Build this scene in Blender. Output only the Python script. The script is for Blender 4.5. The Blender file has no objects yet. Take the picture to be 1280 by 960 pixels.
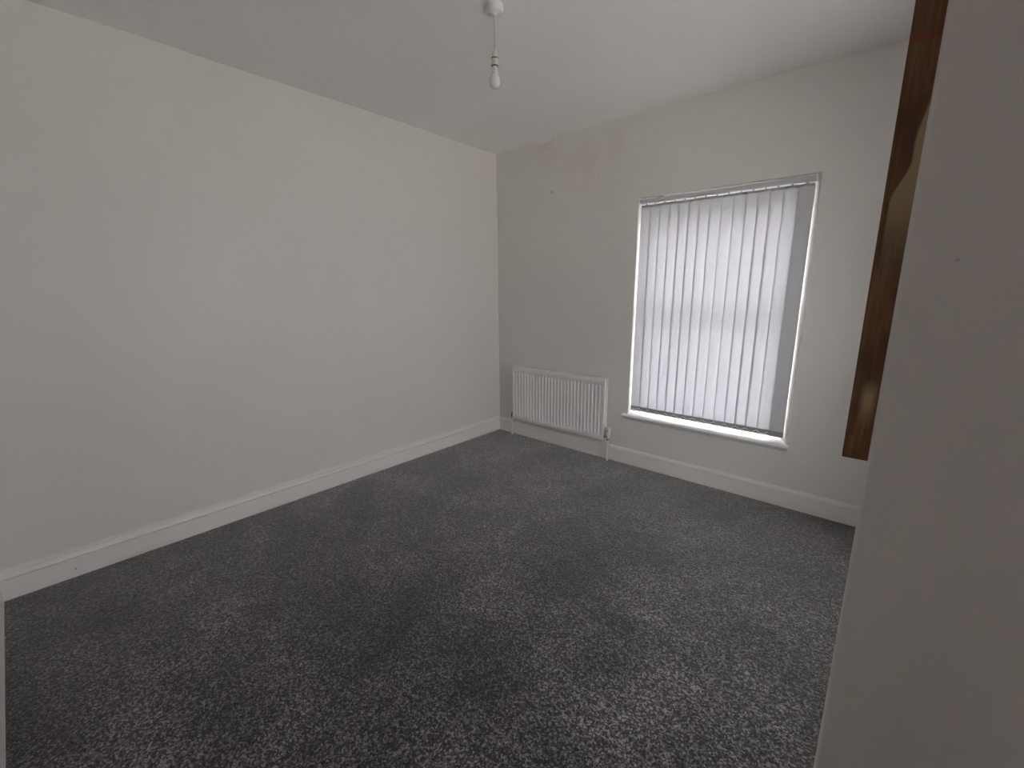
import bpy, bmesh, math, random
from mathutils import Vector, Matrix, noise

scene = bpy.context.scene
C = scene.collection
random.seed(4)

# ------------------------------------------------------------------ camera
F_PX = 550.09
YAW, PITCH, ROLL = -0.7232882, -0.2132762, -0.0054428
CAM = Vector((3.27377, -3.49960, 1.55287))
fw = Vector((math.sin(YAW) * math.cos(PITCH), math.cos(YAW) * math.cos(PITCH), math.sin(PITCH)))
rt = Vector((math.cos(YAW), -math.sin(YAW), 0))
up = rt.cross(fw)
rt2 = rt * math.cos(ROLL) + up * math.sin(ROLL)
up2 = -rt * math.sin(ROLL) + up * math.cos(ROLL)
cam_data = bpy.data.cameras.new('camera')
cam_data.sensor_fit = 'HORIZONTAL'
cam_data.sensor_width = 36.0
cam_data.lens = F_PX / 1280 * 36.0
cam_data.clip_start = 0.02
cam = bpy.data.objects.new('camera', cam_data)
m = Matrix((rt2, up2, -fw)).transposed().to_4x4()
m.translation = CAM
cam.matrix_world = m
C.objects.link(cam)
scene.camera = cam

# ------------------------------------------------------------------ sky and exposure
SKY = 6.0
world = bpy.data.worlds.new('overcast_sky')
scene.world = world
world.use_nodes = True
bg = world.node_tree.nodes['Background']
bg.inputs['Color'].default_value = (1.0, 0.97, 0.985, 1)
bg.inputs['Strength'].default_value = SKY
sun_d = bpy.data.lights.new('added_sun', 'SUN')  # added behind the house; its bounce off the ground lifts the ceiling
sun_d.energy = 40.0
sun_d.angle = math.radians(3)
sun_d.color = (1.0, .95, .90)
added_sun = bpy.data.objects.new('added_sun', sun_d)
added_sun.location = (-6, -8, 14)
added_sun.rotation_euler = (Vector((.55, .83, -1.25))).to_track_quat('-Z', 'Y').to_euler()
C.objects.link(added_sun)
vs = scene.view_settings
scene.display_settings.display_device = 'sRGB'
vs.view_transform = 'Standard'
vs.look = 'None'
vs.gamma = 1.0
vs.use_curve_mapping = False
vs.exposure = 1.05
try:
    scene.cycles.max_bounces = 16
    scene.cycles.diffuse_bounces = 10
    scene.cycles.transmission_bounces = 8
    scene.cycles.transparent_max_bounces = 12
    scene.cycles.sample_clamp_indirect = 6.0
except Exception:
    pass

# ------------------------------------------------------------------ dimensions
H = 2.882            # ceiling height
XR = 4.55            # right wall
YB = -3.768          # back wall
WX0, WX1, WZ0, WZ1 = 1.553, 2.775, 0.462, 2.256      # window opening (room side)
VX0, VX1 = 1.15, 2.15                                 # unseen right-wall window added to brighten the room; distances from window wall
PX, PY = 3.262, -2.65                                 # partition corner


def portal(name, x0, x1, z0, z1, y, side=False):
    d = bpy.data.lights.new(name, 'AREA')
    d.shape = 'RECTANGLE'
    d.size = x1 - x0
    d.size_y = z1 - z0
    d.cycles.is_portal = True
    o = bpy.data.objects.new(name, d)
    o.location = ((x0 + x1) / 2, y, (z0 + z1) / 2)
    o.rotation_euler = (-math.pi / 2, 0, 0)
    if side:
        o.location = (XR + y, -(x0 + x1) / 2, (z0 + z1) / 2)
        o.rotation_euler = (-math.pi / 2, 0, -math.pi / 2)
    C.objects.link(o)


portal('daylight_portal', 1.5, 2.8, 0.4, 2.3, 0.37)
portal('daylight_portal', VX0 - .05, VX1 + .05, 0.4, 2.3, 0.37, True)


# ------------------------------------------------------------------ materials
def mat(name):
    mt = bpy.data.materials.new(name)
    mt.use_nodes = True
    nt = mt.node_tree
    return mt, nt, nt.nodes['Principled BSDF']


def N(nt, kind, **kw):
    n = nt.nodes.new(kind)
    for k, v in kw.items():
        if k in n.inputs:
            n.inputs[k].default_value = v
        else:
            setattr(n, k, v)
    return n


def coords(nt):
    return N(nt, 'ShaderNodeTexCoord').outputs['Object']


def ramp(nt, src, stops):
    r = N(nt, 'ShaderNodeValToRGB')
    nt.links.new(src, r.inputs[0])
    el = r.color_ramp.elements
    while len(el) < len(stops):
        el.new(0.5)
    for e, (p, c) in zip(el, stops):
        e.position = p
        e.color = c if len(c) == 4 else (*c, 1)
    return r.outputs[0]


def mixc(nt, fac, a, b, mode='MIX'):
    mx = N(nt, 'ShaderNodeMix', data_type='RGBA', blend_type=mode)
    for sock, v in ((mx.inputs[0], fac), (mx.inputs[6], a), (mx.inputs[7], b)):
        if hasattr(v, 'links') or isinstance(v, bpy.types.NodeSocket):
            nt.links.new(v, sock)
        else:
            sock.default_value = v if not isinstance(v, tuple) or len(v) == 4 else (*v, 1)
    return mx.outputs[2]


def mth(nt, op, a, b=None, c=None, clamp=False):
    n = N(nt, 'ShaderNodeMath', operation=op)
    n.use_clamp = clamp
    for i, v in enumerate((a, b, c)):
        if v is None:
            continue
        if isinstance(v, bpy.types.NodeSocket):
            nt.links.new(v, n.inputs[i])
        else:
            n.inputs[i].default_value = v
    return n.outputs[0]


def sep(nt, co):
    s = N(nt, 'ShaderNodeSeparateXYZ')
    nt.links.new(co, s.inputs[0])
    return s.outputs


def smooth(nt, v, lo, hi):
    n = N(nt, 'ShaderNodeMapRange', interpolation_type='SMOOTHSTEP')
    nt.links.new(v, n.inputs[0])
    n.inputs[1].default_value = lo
    n.inputs[2].default_value = hi
    return n.outputs[0]


def noise_tex(nt, co, scale, detail=3.0, rough=0.5):
    n = N(nt, 'ShaderNodeTexNoise')
    nt.links.new(co, n.inputs['Vector'])
    n.inputs['Scale'].default_value = scale
    n.inputs['Detail'].default_value = detail
    n.inputs['Roughness'].default_value = rough
    return n.outputs[0]


def bump(nt, bsdf, h, strength, dist):
    b = N(nt, 'ShaderNodeBump')
    b.inputs['Strength'].default_value = strength
    b.inputs['Distance'].default_value = dist
    nt.links.new(h, b.inputs['Height'])
    nt.links.new(b.outputs[0], bsdf.inputs['Normal'])


def blob(nt, co, centre, radius, soft):
    """1 inside a soft ball round centre"""
    d = N(nt, 'ShaderNodeVectorMath', operation='DISTANCE')
    nt.links.new(co, d.inputs[0])
    d.inputs[1].default_value = centre
    return mth(nt, 'SUBTRACT', 1.0, smooth(nt, d.outputs['Value'], radius - soft, radius + soft))


WALL = (0.81, 0.785, 0.765)


def wall_material(name, base=WALL, rough=0.5, stains=(), paint_band=False, dots=(), sheen=None):
    mt, nt, b = mat(name)
    co = coords(nt)
    n1 = noise_tex(nt, co, 1.3, 4)
    col = mixc(nt, n1, tuple(c * 0.965 for c in base), tuple(min(1, c * 1.03) for c in base))
    n2 = noise_tex(nt, co, 60, 4, .6)
    for (c, r, tint, amt) in stains:
        nz = ramp(nt, noise_tex(nt, co, 5.5, 4), [(0.40, (0, 0, 0)), (0.62, (1, 1, 1))])
        k = mth(nt, 'MULTIPLY', mth(nt, 'MULTIPLY', blob(nt, co, c, r * .6, r * .5), nz), amt)
        col = mixc(nt, k, col, (*tint, 1))
    for (c, r, tint) in dots:
        col = mixc(nt, mth(nt, 'MULTIPLY', blob(nt, co, c, r, r * .7), .45), col, (*tint, 1))
    rgh = mth(nt, 'ADD', rough, mth(nt, 'MULTIPLY', n1, 0.12))
    if paint_band:
        # skirting gloss brushed a little way up the wall, with a ragged upper edge
        s = sep(nt, co)
        nz = noise_tex(nt, co, 7, 5, .65)
        edge = mth(nt, 'ADD', 0.135, mth(nt, 'MULTIPLY', nz, 0.05))
        k = mth(nt, 'LESS_THAN', s[2], edge)
        k = mth(nt, 'MULTIPLY', k, 0.8)
        col = mixc(nt, k, col, (0.91, 0.89, 0.88, 1))
    if sheen:
        k = sheen(nt, co)
        rgh = mth(nt, 'SUBTRACT', rgh, mth(nt, 'MULTIPLY', k, 0.13))
    nt.links.new(col, b.inputs['Base Color'])
    nt.links.new(rgh, b.inputs['Roughness'])
    h = mth(nt, 'ADD', mth(nt, 'MULTIPLY', n2, .25), noise_tex(nt, co, 9, 3))
    bump(nt, b, h, 0.25, 0.004)
    return mt


def sheen_left(nt, co):
    # patch where the emulsion has been burnished smooth; ragged outline
    s = sep(nt, co)
    nz = mth(nt, 'MULTIPLY', mth(nt, 'SUBTRACT', noise_tex(nt, co, 6, 3), .5), .25)
    lim = mth(nt, 'ADD', mth(nt, 'MULTIPLY', s[1], .45), 1.93)
    a = mth(nt, 'SUBTRACT', 1.0, smooth(nt, mth(nt, 'SUBTRACT', mth(nt, 'ADD', s[2], nz), lim), -.01, .03))
    b = smooth(nt, mth(nt, 'ADD', s[1], nz), -1.22, -1.02)
    c = mth(nt, 'SUBTRACT', 1.0, smooth(nt, s[1], -.45, -.38))
    d = smooth(nt, s[2], .5, 1.1)
    return mth(nt, 'MULTIPLY', mth(nt, 'MULTIPLY', a, b), mth(nt, 'MULTIPLY', c, d))


M_LEFT = wall_material('emulsion_left', rough=.42, paint_band=True, sheen=None)
M_FRONT = wall_material('emulsion_front', rough=.55,
                        stains=[((0.62, 0, 2.73), .17, (.74, .60, .52), .55), ((1.02, 0, 2.57), .26, (.76, .63, .52), .5),
                                ((1.3, 0, 2.7), .2, (.74, .64, .54), .3)],
                        dots=[((0.688, 0, 2.421), .014, (.30, .29, .28)), ((1.17, 0, 2.50), .006, (.42, .38, .34))])
M_WALL = wall_material('emulsion_plain', rough=.6)
M_NEAR = wall_material('emulsion_partition', base=(0.88, 0.835, 0.815), rough=.6,
                       dots=[((3.318, -2.65, 1.587), .0017, (.42, .40, .38)), ((3.35, -2.65, 1.33), .0012, (.5, .48, .45))])
M_CEIL = wall_material('ceiling_emulsion', base=(0.92, 0.905, 0.90), rough=.7)


def plain(name, col, rough=.4, metal=0.0, bump_scale=None, var=.04, spec=.5):
    mt, nt, b = mat(name)
    co = coords(nt)
    n1 = noise_tex(nt, co, 14, 3)
    c = mixc(nt, n1, tuple(x * (1 - var) for x in col), tuple(min(1, x * (1 + var)) for x in col))
    nt.links.new(c, b.inputs['Base Color'])
    b.inputs['Roughness'].default_value = rough
    b.inputs['Metallic'].default_value = metal
    b.inputs['Specular IOR Level'].default_value = spec
    if bump_scale:
        bump(nt, b, noise_tex(nt, co, bump_scale, 3), .2, .002)
    return mt


M_GLOSS = plain('white_gloss', (.84, .84, .83), .32, bump_scale=30)
M_SILL = plain('white_sill_paint', (.88, .88, .89), .3)
M_UPVC = plain('white_frame', (.85, .86, .87), .35)
M_RAD = plain('radiator_enamel', (.90, .895, .885), .35)
M_RAIL = plain('headrail_aluminium', (.62, .62, .64), .45)
M_PLAST = plain('white_plastic', (.80, .79, .79), .4)
M_CORD = plain('flex_cord', (.62, .60, .57), .6)
M_DARK = plain('dark_plastic', (.035, .033, .032), .5)
M_BRASS = plain('dull_chrome', (.35, .33, .31), .4, .8)
M_GROUND = plain('street_ground', (.42, .41, .40), .9)


def skirting_material():
    mt, nt, b = mat('skirting_gloss')
    co = coords(nt)
    n1 = noise_tex(nt, co, 3, 4)
    col = mixc(nt, n1, (.86, .84, .825, 1), (.91, .89, .88, 1))
    s = sep(nt, co)
    low = mth(nt, 'SUBTRACT', 1.0, smooth(nt, mth(nt, 'ADD', s[2], mth(nt, 'MULTIPLY', noise_tex(nt, co, 5, 3), .05)), .03, .06))
    k = mth(nt, 'MULTIPLY', mth(nt, 'MULTIPLY', low, ramp(nt, noise_tex(nt, co, 2.1, 3), [(.45, (0, 0, 0)), (.6, (1, 1, 1))])), .35)
    col = mixc(nt, k, col, (.66, .60, .44, 1))
    col = mixc(nt, blob(nt, co, (.02, -3.476, .047), .005, .003), col, (.2, .18, .16, 1))
    nt.links.new(col, b.inputs['Base Color'])
    b.inputs['Roughness'].default_value = .38
    bump(nt, b, noise_tex(nt, co, 25, 3), .2, .002)
    return mt


M_SKIRT = skirting_material()


def carpet_material():
    mt, nt, b = mat('charcoal_carpet')
    co = coords(nt)
    # tufts: every cell of the pile has its own shade
    vo = N(nt, 'ShaderNodeTexVoronoi')
    nt.links.new(co, vo.inputs['Vector'])
    vo.inputs['Scale'].default_value = 160
    vs_ = N(nt, 'ShaderNodeSeparateColor')
    nt.links.new(vo.outputs['Color'], vs_.inputs[0])
    fine = noise_tex(nt, co, 180, 2, .75)
    mid = noise_tex(nt, co, 60, 3, .7)
    f = mth(nt, 'ADD', mth(nt, 'MULTIPLY', fine, .45), mth(nt, 'MULTIPLY', mid, .55))
    g = mth(nt, 'ADD', mth(nt, 'MULTIPLY', f, .72), mth(nt, 'MULTIPLY', vs_.outputs[0], .28))
    col = ramp(nt, g, [(.39, (.004, .004, .0042)), (.47, (.034, .033, .033)), (.54, (.098, .095, .094)), (.65, (.33, .32, .315))])
    tint = noise_tex(nt, co, 80, 2)
    col = mixc(nt, .2, col, mixc(nt, tint, (.045, .055, .075, 1), (.11, .08, .062, 1)), 'MIX')
    # pile brushed in different directions by feet and the vacuum cleaner
    warp = N(nt, 'ShaderNodeTexNoise')
    nt.links.new(co, warp.inputs['Vector'])
    warp.inputs['Scale'].default_value = 3.0
    wv = N(nt, 'ShaderNodeVectorMath', operation='SCALE')
    nt.links.new(warp.outputs['Color'], wv.inputs[0])
    wv.inputs['Scale'].default_value = .35
    wa = N(nt, 'ShaderNodeVectorMath', operation='ADD')
    nt.links.new(co, wa.inputs[0])
    nt.links.new(wv.outputs[0], wa.inputs[1])
    nap = noise_tex(nt, wa.outputs[0], 1.9, 5, .66)
    nap = ramp(nt, nap, [(.34, (.42, .42, .42)), (.45, (.82, .82, .82)), (.54, (1.1, 1.1, 1.1)), (.65, (1.65, 1.65, 1.65))])
    col = mixc(nt, 1.0, col, nap, 'MULTIPLY')
    nt.links.new(col, b.inputs['Base Color'])
    b.inputs['Roughness'].default_value = .62
    b.inputs['Specular IOR Level'].default_value = .45
    b.inputs['Sheen Weight'].default_value = 1.0
    b.inputs['Sheen Roughness'].default_value = .33
    bump(nt, b, f, .8, .008)
    return mt


M_CARPET = carpet_material()


def fabric_material(name, trans, diff, amount):
    mt, nt, b = mat(name)
    nt.nodes.remove(b)
    out = nt.nodes['Material Output']
    co = coords(nt)
    w = noise_tex(nt, co, 220, 2)
    w2 = noise_tex(nt, co, 30, 3)
    k = mth(nt, 'MULTIPLY', mth(nt, 'ADD', mth(nt, 'MULTIPLY', w, .16), .92), mth(nt, 'ADD', mth(nt, 'MULTIPLY', w2, .10), .95))
    t = N(nt, 'ShaderNodeBsdfTranslucent')
    d = N(nt, 'ShaderNodeBsdfDiffuse')
    nt.links.new(mixc(nt, 1.0, (*trans, 1), k, 'MULTIPLY'), t.inputs[0])
    nt.links.new(mixc(nt, 1.0, (*diff, 1), k, 'MULTIPLY'), d.inputs[0])
    mx = N(nt, 'ShaderNodeMixShader')
    mx.inputs[0].default_value = amount
    nt.links.new(d.outputs[0], mx.inputs[1])
    nt.links.new(t.outputs[0], mx.inputs[2])
    nt.links.new(mx.outputs[0], out.inputs[0])
    return mt


M_FABRIC = fabric_material('blind_fabric', (.325, .328, .378), (.80, .80, .82), .25)
M_HEM = fabric_material('blind_hem', (.20, .20, .21), (.42, .41, .41), .2)
M_HANGER = fabric_material('blind_hanger', (.25, .25, .26), (.85, .85, .86), .5)
M_CHAIN = plain('blind_chain', (.86, .85, .85), .4)


def glass_material():
    mt, nt, b = mat('window_glass')
    nt.nodes.remove(b)
    out = nt.nodes['Material Output']
    tr = N(nt, 'ShaderNodeBsdfTransparent')
    tr.inputs[0].default_value = (.95, .97, .96, 1)
    gl = N(nt, 'ShaderNodeBsdfGlossy')
    gl.inputs['Roughness'].default_value = .02
    fr = N(nt, 'ShaderNodeFresnel')
    fr.inputs[0].default_value = 1.45
    mx = N(nt, 'ShaderNodeMixShader')
    nt.links.new(fr.outputs[0], mx.inputs[0])
    nt.links.new(tr.outputs[0], mx.inputs[1])
    nt.links.new(gl.outputs[0], mx.inputs[2])
    nt.links.new(mx.outputs[0], out.inputs[0])
    return mt


M_GLASS = glass_material()


def bulb_material():
    mt, nt, b = mat('frosted_bulb_glass')
    co = coords(nt)
    nt.links.new(mixc(nt, noise_tex(nt, co, 20), (.88, .88, .90, 1), (.92, .92, .94, 1)), b.inputs['Base Color'])
    b.inputs['Roughness'].default_value = .08
    b.inputs['Transmission Weight'].default_value = .12
    b.inputs['IOR'].default_value = 1.45
    return mt


M_BULB = bulb_material()


def brick_material():
    mt, nt, b = mat('red_brick')
    co = coords(nt)
    mp = N(nt, 'ShaderNodeMapping')
    nt.links.new(co, mp.inputs[0])
    mp.inputs['Rotation'].default_value = (math.pi / 2, 0, 0)
    br = N(nt, 'ShaderNodeTexBrick')
    nt.links.new(mp.outputs[0], br.inputs['Vector'])
    br.inputs['Color1'].default_value = (.36, .15, .10, 1)
    br.inputs['Color2'].default_value = (.28, .11, .08, 1)
    br.inputs['Mortar'].default_value = (.45, .42, .38, 1)
    br.inputs['Scale'].default_value = 4.4
    nt.links.new(br.outputs[0], b.inputs['Base Color'])
    b.inputs['Roughness'].default_value = .9
    return mt


M_BRICK = brick_material()


def wood_material():
    mt, nt, b = mat('stained_timber')
    co = coords(nt)
    mp = N(nt, 'ShaderNodeMapping')
    nt.links.new(co, mp.inputs[0])
    mp.inputs['Scale'].default_value = (1, 1, .06)
    g = noise_tex(nt, mp.outputs[0], 160, 4, .6)
    col = ramp(nt, g, [(.3, (.12, .046, .018)), (.52, (.24, .105, .040)), (.72, (.37, .18, .07))])
    s = sep(nt, co)
    # darker and lighter stretches of stain along the length
    mp2 = N(nt, 'ShaderNodeMapping')
    nt.links.new(co, mp2.inputs[0])
    mp2.inputs['Scale'].default_value = (9, 9, 3.2)
    blot = noise_tex(nt, mp2.outputs[0], 2.2, 3)
    col = mixc(nt, mth(nt, 'MULTIPLY', ramp(nt, blot, [(.42, (0, 0, 0)), (.62, (1, 1, 1))]), .65), col, (.085, .030, .014, 1))
    # bare yellowish wood where the stain has come off: one long sliver on the inner edge, one patch low down
    wob = mth(nt, 'MULTIPLY', mth(nt, 'SUBTRACT', noise_tex(nt, mp.outputs[0], 45, 3), .5), .009)
    xx = mth(nt, 'ADD', s[0], wob)
    # sliver: edge goes from x=.033 at z=.50 to x=.012 at z=.33, then fades downwards
    lim = mth(nt, 'ADD', .0085, mth(nt, 'MULTIPLY', smooth(nt, s[2], .385, .440), .016))
    lim = mth(nt, 'ADD', lim, mth(nt, 'MULTIPLY', smooth(nt, s[2], .46, .53), .009))
    k1 = smooth(nt, mth(nt, 'SUBTRACT', xx, lim), -.0015, .0015)
    k1 = mth(nt, 'MULTIPLY', k1, smooth(nt, s[2], .26, .43))
    k1 = mth(nt, 'MULTIPLY', k1, mth(nt, 'SUBTRACT', 1.0, smooth(nt, s[2], .525, .54)))
    lo = mth(nt, 'MULTIPLY', smooth(nt, s[2], .045, .10), mth(nt, 'SUBTRACT', 1.0, smooth(nt, s[2], .10, .135)))
    k2 = mth(nt, 'MULTIPLY', lo, smooth(nt, xx, .008, .018))
    k2 = mth(nt, 'MULTIPLY', k2, mth(nt, 'SUBTRACT', 1.0, smooth(nt, xx, .024, .034)))
    k = mth(nt, 'MAXIMUM', mth(nt, 'MULTIPLY', k1, .85), mth(nt, 'MULTIPLY', k2, .8))
    col = mixc(nt, k, col, (.62, .49, .28, 1))
    # reddish joint line
    j = mth(nt, 'SUBTRACT', 1.0, smooth(nt, mth(nt, 'ABSOLUTE', mth(nt, 'SUBTRACT', s[2], .592)), .002, .012))
    col = mixc(nt, mth(nt, 'MULTIPLY', j, .7), col, (.26, .055, .028, 1))
    nt.links.new(col, b.inputs['Base Color'])
    b.inputs['Roughness'].default_value = .32
    bump(nt, b, g, .15, .002)
    return mt


M_WOOD = wood_material()


# ------------------------------------------------------------------ mesh helpers
def add_box(bm, x0, x1, y0, y1, z0, z1, bev=0.0, seg=2):
    r = bmesh.ops.create_cube(bm, size=1)
    vs_ = r['verts']
    for v in vs_:
        v.co = Vector(((x0 + x1) / 2 + v.co.x * (x1 - x0), (y0 + y1) / 2 + v.co.y * (y1 - y0), (z0 + z1) / 2 + v.co.z * (z1 - z0)))
    if bev:
        es = list({e for v in vs_ for e in v.link_edges})
        bmesh.ops.bevel(bm, geom=es, offset=bev, segments=seg, affect='EDGES', profile=.5)
    return bm


def add_lathe(bm, prof, seg=32, origin=(0, 0, 0)):
    ox, oy, oz = origin
    rings = []
    for r, z in prof:
        if r < 1e-6:
            rings.append([bm.verts.new((ox, oy, oz + z))])
        else:
            rings.append([bm.verts.new((ox + r * math.cos(2 * math.pi * i / seg), oy + r * math.sin(2 * math.pi * i / seg), oz + z)) for i in range(seg)])
    for a, b in zip(rings, rings[1:]):
        if len(a) == 1 and len(b) == 1:
            continue
        for i in range(seg):
            j = (i + 1) % seg
            if len(a) == 1:
                bm.faces.new((a[0], b[i], b[j]))
            elif len(b) == 1:
                bm.faces.new((a[i], a[j], b[0]))
            else:
                bm.faces.new((a[i], a[j], b[j], b[i]))
    return bm


def add_tube(bm, pts, r, seg=8):
    pts = [Vector(p) for p in pts]
    rings = []
    for i, p in enumerate(pts):
        t = (pts[min(i + 1, len(pts) - 1)] - pts[max(i - 1, 0)]).normalized()
        ref = Vector((0, 1, 0)) if abs(t.y) < .9 else Vector((1, 0, 0))
        a = t.cross(ref).normalized()
        b = t.cross(a)
        rings.append([bm.verts.new(p + r * (math.cos(2 * math.pi * k / seg) * a + math.sin(2 * math.pi * k / seg) * b)) for k in range(seg)])
    for a, b in zip(rings, rings[1:]):
        for k in range(seg):
            bm.faces.new((a[k], a[(k + 1) % seg], b[(k + 1) % seg], b[k]))
    bm.faces.new(rings[0])
    bm.faces.new(rings[-1])
    return bm


def add_prism(bm, prof, axis, a, b):
    """closed 2-D profile swept along axis 'x' (prof = y,z) or 'y' (prof = x,z)"""
    mk = (lambda t, p: (t, p[0], p[1])) if axis == 'x' else (lambda t, p: (p[0], t, p[1]))
    A = [bm.verts.new(mk(a, p)) for p in prof]
    B = [bm.verts.new(mk(b, p)) for p in prof]
    n = len(prof)
    for i in range(n):
        bm.faces.new((A[i], A[(i + 1) % n], B[(i + 1) % n], B[i]))
    bm.faces.new(A)
    bm.faces.new(B)
    return bm


def obj(name, bm, material, parent=None, smooth_angle=None, loc=None):
    bmesh.ops.recalc_face_normals(bm, faces=bm.faces)
    me = bpy.data.meshes.new(name)
    bm.to_mesh(me)
    bm.free()
    me.materials.append(material)
    o = bpy.data.objects.new(name, me)
    C.objects.link(o)
    if smooth_angle is not None:
        me.shade_smooth()
        me.set_sharp_from_angle(angle=math.radians(smooth_angle))
    if loc:
        o.location = loc
    if parent:
        o.parent = parent
    return o


def struct(name, bm, material, label=None, smooth_angle=None, parent=None):
    o = obj(name, bm, material, parent, smooth_angle)
    if parent is None:
        o['kind'] = 'structure'
        if label:
            o['label'] = label
    return o


def thing(name, label, cat, loc=(0, 0, 0), group=None):
    o = bpy.data.objects.new(name, None)
    o.empty_display_size = .1
    o.location = loc
    C.objects.link(o)
    o['label'] = label
    o['category'] = cat
    if group:
        o['group'] = group
    return o


def nb():
    return bmesh.new()


# ------------------------------------------------------------------ room shell
struct('floor', add_box(nb(), -.15, XR + .15, YB - .15, .3, -.12, 0), M_CARPET, 'dark charcoal speckled carpet covering the whole floor')


def slab(n, m_, pos, nrm, thick):
    """closed slab: front face is an n x m_ grid given by pos(i/n, j/m), back face shifted by nrm*thick"""
    bm = nb()
    V = [[bm.verts.new(pos(i / n, j / m_)) for j in range(m_ + 1)] for i in range(n + 1)]
    for i in range(n):
        for j in range(m_):
            bm.faces.new((V[i][j], V[i + 1][j], V[i + 1][j + 1], V[i][j + 1]))
    border = [V[i][0] for i in range(n)] + [V[n][j] for j in range(m_)] + [V[i][m_] for i in range(n, 0, -1)] + [V[0][j] for j in range(m_, 0, -1)]
    back = [bm.verts.new(Vector(v.co) + Vector(nrm) * thick) for v in border]
    k = len(border)
    for i in range(k):
        bm.faces.new((border[i], border[(i + 1) % k], back[(i + 1) % k], back[i]))
    bm.faces.new(back)
    return bm


def sstep(v, a, b):
    t = max(0, min(1, (v - a) / (b - a)))
    return t * t * (3 - 2 * t)


def ceil_pos(u, v):
    x = -.1 + u * (XR + .2)
    y = YB - .1 + v * (-YB + .16)
    z = H + .005 * noise.noise(Vector((x * 1.6, y * 1.6, 0))) + .0015 * noise.noise(Vector((x * 5, y * 5, 3)))
    # old plaster hangs a little lower in the far corner, with a ragged step in the joint
    z -= .030 * sstep(y, -.16, -.02) * (1 - sstep(x, .66, .76)) * sstep(x, .05, .35)
    z -= .012 * sstep(y, -1.3, -.5) * (1 - sstep(x, .0, .3))
    return (x, y, z)


struct('ceiling', slab(100, 90, ceil_pos, (0, 0, 1), .12), M_CEIL, 'uneven white painted ceiling', 60)


def left_pos(u, v):
    y = YB - .1 + u * (-YB + .16)
    z = -.05 + v * (H + .12)
    x = .006 * noise.noise(Vector((y * 1.3, z * 1.3, 7))) + .002 * noise.noise(Vector((y * 4, z * 4, 2)))
    x -= .012 * sstep(z, 1.9, 2.8) * sstep(y, -.5, 0)
    return (x - .002, y, z)


struct('wall_left', slab(80, 60, left_pos, (-1, 0, 0), .15), M_LEFT, 'plain white emulsioned wall', 60)


D = .17            # depth of the plaster reveals
SPL = .081         # how far the right-hand reveal splays


def pierced_wall(xa, xb, x0, x1):
    """plaster leaf in the plane y=0..D with one window opening, right reveal splayed"""
    bm = nb()
    xs = [xa, x0, x1, xb]
    xo = [xa, x0, x1 - SPL, xb]
    zs = [-.05, WZ0 - .022, WZ1, H + .08]

    def quad(*cs):
        bm.faces.new([bm.verts.new(c) for c in cs])
    for i in range(3):
        for j in range(3):
            if (i, j) == (1, 1):
                continue
            quad((xs[i], 0, zs[j]), (xs[i + 1], 0, zs[j]), (xs[i + 1], 0, zs[j + 1]), (xs[i], 0, zs[j + 1]))
            quad((xo[i], D, zs[j]), (xo[i], D, zs[j + 1]), (xo[i + 1], D, zs[j + 1]), (xo[i + 1], D, zs[j]))
    z0, z1 = zs[1], zs[2]
    q = [(x0, z0), (x1, z0), (x1, z1), (x0, z1)]
    p = [(x0, z0), (x1 - SPL, z0), (x1 - SPL, z1), (x0, z1)]
    for k in range(4):
        l = (k + 1) % 4
        quad((q[k][0], 0, q[k][1]), (q[l][0], 0, q[l][1]), (p[l][0], D, p[l][1]), (p[k][0], D, p[k][1]))
    for z in (zs[0], zs[-1]):
        for i in range(3):
            quad((xs[i], 0, z), (xs[i + 1], 0, z), (xo[i + 1], D, z), (xo[i], D, z))
    for x in (xa, xb):
        for j in range(3):
            quad((x, 0, zs[j]), (x, 0, zs[j + 1]), (x, D, zs[j + 1]), (x, D, zs[j]))
    bmesh.ops.remove_doubles(bm, verts=bm.verts, dist=1e-5)
    return bm


def outer_leaf(xa, xb, x0, x1):
    """brick leaf with the block closer behind the plaster, one opening with a lower lintel"""
    bm = nb()
    for y0, y1, l, r, lo, hi in ((D + .001, D + .052, x0 - .002, x1 - SPL + .03, WZ0 - .024, WZ1 + .004), (D + .054, D + .17, x0 + .02, x1 - SPL - .02, WZ0 - .03, 2.05)):
        add_box(bm, xa, l, y0, y1, -.3, H + .2)
        add_box(bm, r, xb, y0, y1, -.3, H + .2)
        add_box(bm, l, r, y0, y1, -.3, lo)
        add_box(bm, l, r, y0, y1, hi, H + .2)
    return bm


def to_side(o):
    o.location = (XR, 0, 0)
    o.rotation_euler = (0, 0, -math.pi / 2)
    return o


struct('wall_front', pierced_wall(-.2, XR + .001, WX0, WX1), M_FRONT, 'white plastered window wall with faint damp stains near the ceiling corner')
struct('wall_outer', outer_leaf(-.3, XR + .4, WX0, WX1), M_BRICK, 'red brick outer face of the window wall')
to_side(struct('wall_right', pierced_wall(.001, -YB + .15, VX0, VX1), M_WALL, 'white wall at the right side, pierced for the added unseen sash window'))
to_side(struct('wall_outer_right', outer_leaf(-.16, -YB + .3, VX0, VX1), M_BRICK, 'red brick outer face of the right wall'))

struct('wall_back', add_box(nb(), -.15, XR + .15, YB - .15, YB, -.05, H + .08), M_WALL, 'white wall behind the viewpoint')
struct('wall_near', add_box(nb(), PX, PX + .34, PY, PY + .12, -.02, H + .03, .007, 3), M_NEAR, 'white plastered wall nib close to the viewpoint', 50)
struct('ground', add_box(nb(), -40, 45, -40, 60, -3.3, -3.2), M_GROUND, 'street surface outside')

# skirting boards
SK, GR, T = .142, .113, .020


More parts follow.
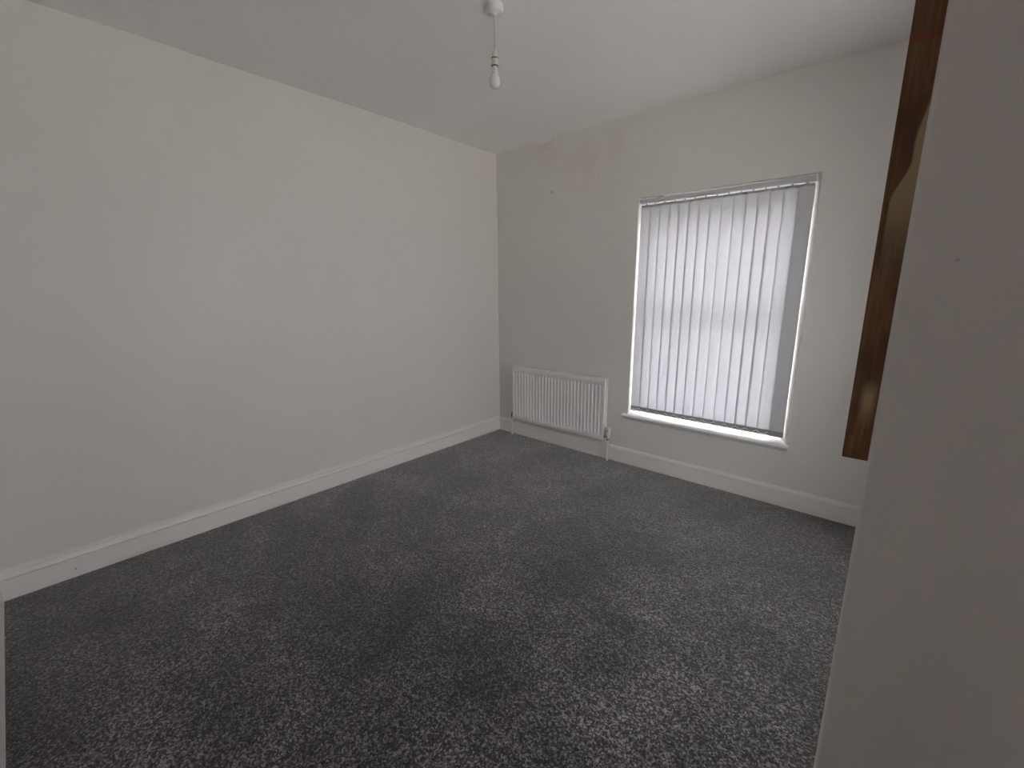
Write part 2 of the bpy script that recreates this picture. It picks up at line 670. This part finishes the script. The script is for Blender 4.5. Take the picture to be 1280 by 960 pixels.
def moulded(s):
    """skirting profile: distance from the wall (sign s), height"""
    return [(0, -.005), (s * T, -.005), (s * T, GR - .006), (s * (T - .002), GR - .004), (s * (T - .016), GR - .0040), (s * (T - .016), GR + .0035), (s * (T - .001), GR + .0045),
            (s * (T - .001), GR + .008), (s * (T - .004), GR + .014), (s * (T - .010), SK - .004), (s * (T - .016), SK), (0, SK)]


struct('baseboard_left', add_prism(nb(), [(p[0] - .003, p[1]) for p in moulded(1)], 'y', YB, 0), M_SKIRT, 'white moulded skirting along the left wall', 40)
struct('baseboard_front', add_prism(nb(), moulded(-1), 'x', 1.405, XR), M_SKIRT, 'white moulded skirting below the window', 40)
bm = nb()
plain_prof = [(0, -.005), (-T - .003, -.005), (-T - .003, SK - .006), (-T + .003, SK), (0, SK)]
add_prism(bm, plain_prof, 'x', 0, 1.403)
struct('baseboard_radiator', bm, M_SKIRT, 'plain white skirting board under the radiator', 40)
struct('baseboard_back', add_prism(nb(), [(YB - p[0], p[1]) for p in moulded(-1)], 'x', 0, 2.75), M_SKIRT, 'white moulded skirting along the back wall', 40)


to_side(struct('baseboard_right', add_prism(nb(), moulded(-1), 'x', .02, -YB), M_SKIRT, 'white moulded skirting along the right wall', 40))


# ------------------------------------------------------------------ windows
def build_window(name, x0, x1, z0, z1, sill, label):
    y0, y1 = D, D + .052
    fr = nb()
    fwid = .035
    add_box(fr, x0, x0 + fwid, y0, y1, z0, z1, .003)
    add_box(fr, x1 - fwid, x1, y0, y1, z0, z1, .003)
    add_box(fr, x0 + fwid, x1 - fwid, y0, y1, z1 - .07, z1, .003)
    add_box(fr, x0 + fwid, x1 - fwid, y0, y1, z0, z0 + .018, .003)
    root = struct(name, fr, M_UPVC, label)
    zm = 1.335
    a0, a1 = x0 + fwid, x1 - fwid
    for (s0, s1, ya, yb) in ((z0 + .018, zm + .035, y0 + .004, y0 + .026), (zm - .035, z1 - .07, y0 + .028, y0 + .05)):
        b = nb()
        w = .040
        add_box(b, a0, a0 + w, ya, yb, s0, s1, .002)
        add_box(b, a1 - w, a1, ya, yb, s0, s1, .002)
        add_box(b, a0 + w, a1 - w, ya, yb, s1 - .05, s1, .002)
        add_box(b, a0 + w, a1 - w, ya, yb, s0, s0 + .04, .002)
        sash = obj('sash', b, M_UPVC, root)
        obj('pane', add_box(nb(), a0 + w - .004, a1 - w + .004, (ya + yb) / 2 - .002, (ya + yb) / 2 + .002, s0 + .036, s1 - .046), M_GLASS, sash)
    sx0, sx1 = sill
    b = nb()
    prof = [(D, z0 - .022), (-.040, z0 - .022), (-.047, z0 - .018), (-.050, z0 - .011), (-.047, z0 - .003), (-.042, z0), (D, z0)]
    add_prism(b, prof, 'x', sx0, sx1)
    s = obj('window_sill', b, M_SILL, root, 40)
    s['label'] = 'bright white window board'
    b = nb()
    add_prism(b, [(0, z0 - .048), (-.010, z0 - .048), (-.016, z0 - .038), (-.026, z0 - .030), (-.028, z0 - .022), (0, z0 - .022)], 'x', sx0 + .03, sx1 - .004)
    obj('sill_moulding', b, M_GLOSS, root, 40)
    return root


build_window('window_1', WX0 - .01, WX1 - SPL + .02, WZ0, WZ1 + .005, (1.514, 2.790), 'white sash window behind the vertical blind')
to_side(build_window('added_side_window', VX0 - .01, VX1 - SPL + .02, WZ0, WZ1 + .005, (VX0 - .04, VX1 + .015), 'unseen white sash window added in the right wall to brighten the room'))  # added out of view behind the nib, for extra daylight

# ------------------------------------------------------------------ vertical blind
BY = .035
blind = thing('vertical_blind', 'light grey fabric vertical blind hanging closed in the window', 'blind', (2.15, BY, WZ0 + .028))
bo = Vector(blind.location)


def bobj(name, bm, material, parent=blind, **k):
    """mesh given in room coordinates, stored relative to the blind's origin"""
    for v in bm.verts:
        v.co -= bo
    return obj(name, bm, material, parent, **k)


b = nb()
add_prism(b, [(y - .031, z - .004) for y, z in [(.046, 2.218), (.044, 2.222), (.044, 2.246), (.048, 2.2505), (.086, 2.2505), (.090, 2.246), (.090, 2.222), (.087, 2.218), (.076, 2.218), (.074, 2.224), (.060, 2.224), (.058, 2.218)]], 'x', WX0 + .004, 2.742)
bobj('headrail', b, M_RAIL, smooth_angle=40)
for x in (1.72, 2.60):
    b = nb()
    add_box(b, x - .02, x + .02, .008, .058, 2.2468, 2.2556, .001)
    add_box(b, x - .02, x + .02, .006, .0125, 2.234, 2.2556, .001)
    bobj('bracket', b, M_RAIL)
b = nb()
add_box(b, 2.7425, 2.7465, .015, .057, 2.212, 2.248, .001)
bobj('end_cap', b, M_PLAST)

edges = [1.549, 1.628, 1.709, 1.788, 1.864, 1.940, 2.016, 2.094, 2.174, 2.257, 2.338, 2.414, 2.488, 2.562, 2.640]
edges = [CAM.x + (x - CAM.x) * .99298 for x in edges]
ZT, ZH, ZBOT = 2.1915, .536, .4965
SW = .089


def slat_mesh(z0, z1, thick, seg=6, bow=.0025):
    """upright strip SW wide, slightly bowed across, centred on the origin"""
    bm = nb()
    fr_, bk = [], []
    for i in range(seg + 1):
        t = i / seg * 2 - 1
        x = t * SW / 2
        y = bow * (t * t - 1)
        fr_.append((x, y - thick / 2))
        bk.append((x, y + thick / 2))
    prof = fr_ + bk[::-1]
    A = [bm.verts.new((p[0], p[1], z0)) for p in prof]
    B = [bm.verts.new((p[0], p[1], z1)) for p in prof]
    n = len(prof)
    for i in range(n):
        bm.faces.new((A[i], A[(i + 1) % n], B[(i + 1) % n], B[i]))
    bm.faces.new(A)
    bm.faces.new(B)
    return bm


def strip_mesh(z0, z1, seg=6, bow=.0025):
    """single-sided fabric strip"""
    bm = nb()
    A, B = [], []
    for i in range(seg + 1):
        t = i / seg * 2 - 1
        A.append(bm.verts.new((t * SW / 2, bow * (t * t - 1), z0)))
        B.append(bm.verts.new((t * SW / 2, bow * (t * t - 1), z1)))
    for i in range(seg):
        bm.faces.new((A[i], A[i + 1], B[i + 1], B[i]))
    return bm


slats = [((edges[i] + edges[i + 1]) / 2, None) for i in range(14)]
placing = [(x, 0.0, random.uniform(2.6, 4.6)) for x, _ in slats]
placing[0] = (1.606, 0, 4)
placing[13] = (2.611, 0, 6)
placing.append((2.6965, -.004, 3.0))
placing.append((2.690, .014, 6.0))
proto = None
for i, (x, dy, ang) in enumerate(placing):
    if proto is None:
        s = obj('slat', strip_mesh(ZH, ZT - .004), M_FABRIC, blind, 60)
        s.data.name = 'slat'
        hm = obj('weighted_hem', slat_mesh(ZBOT, ZH, .003), M_HEM, s, 60)
        hg_b = nb()
        add_box(hg_b, -.040, .040, -.0022, .0022, ZT - .006, ZT + .012, .001, 1)
        add_box(hg_b, -.007, .007, -.003, .003, ZT + .012, ZT + .026, .001, 1)
        hg = obj('hanger', hg_b, M_HANGER, s, 60)
        proto = (s, hm, hg)
    else:
        s = proto[0].copy()
        C.objects.link(s)
        for q in proto[1:]:
            c = q.copy()
            C.objects.link(c)
            c.parent = s
    s.location = (x - bo.x, BY + dy - bo.y, -bo.z)
    s.rotation_euler = (0, 0, math.radians(ang))

# bead chains linking the slat bottoms
for i in range(14):
    x0, x1 = edges[i] + .004, edges[i + 1] + .004
    pts = []
    dr = random.uniform(.016, .023)
    for k in range(13):
        t = k / 12
        pts.append((x0 + (x1 - x0) * t, BY - .016, .526 - dr * (1 - (2 * t - 1) ** 2)))
    bobj('chain', add_tube(nb(), pts, .0021, 6), M_CHAIN, smooth_angle=60)

# ------------------------------------------------------------------ radiator
RX0, RX1, RZ0, RZ1, RYF = .268, 1.364, .188, .760, -.092
rad = thing('panel_radiator', 'white ribbed panel radiator on the wall below left of the window', 'radiator', ((RX0 + RX1) / 2, -.05, RZ0))
ro = Vector(rad.location)


def robj(name, bm, material, parent=rad, **k):
    for v in bm.verts:
        v.co -= ro
    return obj(name, bm, material, parent, **k)


def rad_panel(yf, flip):
    nfl = 28
    xs_ = [(RX0, 0)]
    pit = (RX1 - RX0 - .03) / nfl
    for i in range(nfl):
        c = RX0 + .015 + (i + .5) * pit
        for o_, d in ((-.42, 0), (-.24, 1), (.24, 1), (.42, 0)):
            xs_.append((c + o_ * pit, d))
    xs_.append((RX1, 0))
    zs_ = [(RZ0, .012, 0), (RZ0 + .006, .003, 0), (RZ0 + .016, 0, 0), (RZ0 + .038, 0, 0), (RZ0 + .05, .002, .6), (RZ0 + .056, .002, 1),
           (RZ1 - .064, .002, 1), (RZ1 - .056, .002, .6), (RZ1 - .046, 0, 0), (RZ1 - .014, 0, 0), (RZ1 - .005, .003, 0), (RZ1, .012, 0)]
    bm = nb()
    V = []
    for (x, d) in xs_:
        V.append([bm.verts.new((x, yf + (a + d * f * .0065) * flip, z)) for z, a, f in zs_])
    for i in range(len(V) - 1):
        for j in range(len(zs_) - 1):
            bm.faces.new((V[i][j], V[i + 1][j], V[i + 1][j + 1], V[i][j + 1]))
    n, m_ = len(V) - 1, len(zs_) - 1
    border = [V[i][0] for i in range(n)] + [V[n][j] for j in range(m_)] + [V[i][m_] for i in range(n, 0, -1)] + [V[0][j] for j in range(m_, 0, -1)]
    back = [bm.verts.new((v.co.x, yf + .0135 * flip, v.co.z)) for v in border]
    for i in range(len(border)):
        j = (i + 1) % len(border)
        bm.faces.new((border[i], border[j], back[j], back[i]))
    bm.faces.new(back)
    return bm


robj('front_panel', rad_panel(RYF, 1), M_RAD, smooth_angle=30)
b = nb()
add_box(b, RX0 + .004, RX1 - .002, -.034, -.022, RZ0 + .01, RZ1 - .012, .004)
robj('rear_panel', b, M_RAD)
b = nb()
nfin = 56
for i in range(nfin):
    x = RX0 + .02 + (RX1 - RX0 - .04) * i / (nfin - 1)
    add_box(b, x - .001, x + .001, -.0775, -.034, RZ0 + .03, RZ1 - .03)
robj('convector_fins', b, M_RAD)
b = nb()
add_box(b, RX0, RX1, -.090, -.082, RZ1 - .002, RZ1 + .004, .0015)
add_box(b, RX0, RX1, -.030, -.022, RZ1 - .002, RZ1 + .004, .0015)
for i in range(46):
    x = RX0 + .008 + (RX1 - RX0 - .016) * i / 45
    add_box(b, x - .004, x + .004, -.082, -.030, RZ1 - .001, RZ1 + .003)
robj('top_grille', b, M_RAD)
for x in (RX0 + .18, RX1 - .18):
    b = nb()
    add_box(b, x - .018, x + .018, -.023, -.0015, RZ0 + .08, RZ1 - .08, .002)
    robj('wall_bracket', b, M_RAD)
# thermostatic valve, right
VXc, VYc = 1.398, -.058
b = nb()
add_lathe(b, [(0, 0), (.010, 0), (.013, .004), (.013, .040), (.011, .044), (0, .044)], 20, (VXc, VYc, .196))
add_tube(b, [(RX1 - .005, VYc, .222), (VXc, VYc, .222)], .0085, 12)
valve = robj('thermostatic_valve', b, M_BRASS, smooth_angle=40)
valve['label'] = 'metal valve body with white thermostatic head'
b = nb()
add_lathe(b, [(0, 0), (.0135, 0), (.015, .018), (.020, .034), (.0235, .050), (.0245, .088), (.022, .099), (.014, .104), (0, .105)], 24, (VXc, VYc, .212))
robj('valve_head', b, M_PLAST, parent=valve, smooth_angle=40)
for dx in (-.008, .008):
    b = nb()
    add_box(b, VXc + dx - .0035, VXc + dx + .0035, VYc - .0262, VYc - .0215, .284, .295, .001, 1)
    robj('indicator_mark', b, M_DARK, parent=valve)
# lockshield, left
b = nb()
LX = .236
add_tube(b, [(RX0 + .005, VYc, .214), (LX, VYc, .214)], .0085, 12)
add_lathe(b, [(0, 0), (.010, 0), (.011, .003), (.011, .030), (.009, .036), (.009, .052), (.007, .056), (0, .056)], 16, (LX, VYc, .196))
lv = robj('lockshield_valve', b, M_DARK, smooth_angle=40)
lv['label'] = 'dark lockshield valve'
for x, z in ((VXc, .197), (LX, .197)):
    robj('pipe', add_tube(nb(), [(x, VYc, -.01), (x, VYc, .1), (x, VYc, z)], .0075, 12), M_GLOSS, smooth_angle=40)

# ------------------------------------------------------------------ pendant light
LXY = (1.595, -1.714)
pend = thing('pendant_light', 'bare bulb pendant light hanging from a round white ceiling rose', 'light', (LXY[0], LXY[1], H))
lz = Vector((0, 0, 0))
obj('ceiling_rose', add_lathe(nb(), [(0, .012), (.043, .012), (.045, .008), (.0455, -.014), (.043, -.026), (.036, -.032), (.014, -.034), (.007, -.040), (0, -.040)], 40), M_PLAST, pend, 40)
obj('flex', add_tube(nb(), [(0, 0, -.036), (.001, .001, -.09), (.002, 0, -.14), (.001, 0, -.20)], .0040, 10), M_CORD, pend, 60)
hold = obj('lamp_holder', add_lathe(nb(), [(0, -.192), (.006, -.192), (.013, -.195), (.0145, -.222), (.0165, -.226), (.0165, -.254), (.0145, -.257), (.0145, -.262), (0, -.262)], 32), plain('holder_plastic', (.62, .60, .58), .4), pend, 40)
for z in (-.2245, -.2585):
    obj('holder_ring', add_lathe(nb(), [(.0145, z + .0025), (.0172, z + .0022), (.0178, z), (.0172, z - .0022), (.0145, z - .0025), (.0145, z + .0025)], 32), M_DARK, hold, 40)
bulb = obj('bulb', add_lathe(nb(), [(.0135, -.294), (.018, -.297), (.0235, -.306), (.0268, -.320), (.0268, -.330), (.0245, -.341), (.019, -.350), (.011, -.3555), (0, -.357)], 36), M_BULB, pend, 80)
obj('bulb_cap', add_lathe(nb(), [(0, -.260), (.0125, -.260), (.0128, -.272), (.0150, -.282), (.0178, -.295), (.0172, -.299), (0, -.299)], 32), plain('bulb_collar', (.66, .64, .60), .45), bulb, 40)

# ------------------------------------------------------------------ stained timber board on the partition end
bd = nb()
bw, bdp = .034, .085
add_box(bd, 0, bw, 0, bdp, 0, H - 1.284 + .02, .0015, 2)
board = obj('timber_board', bd, M_WOOD, None, 40, (PX - bw + .001, PY + .008, 1.284))
board['label'] = 'dark brown stained timber board with worn pale patches on the edge of the near wall'
board['category'] = 'timber board'
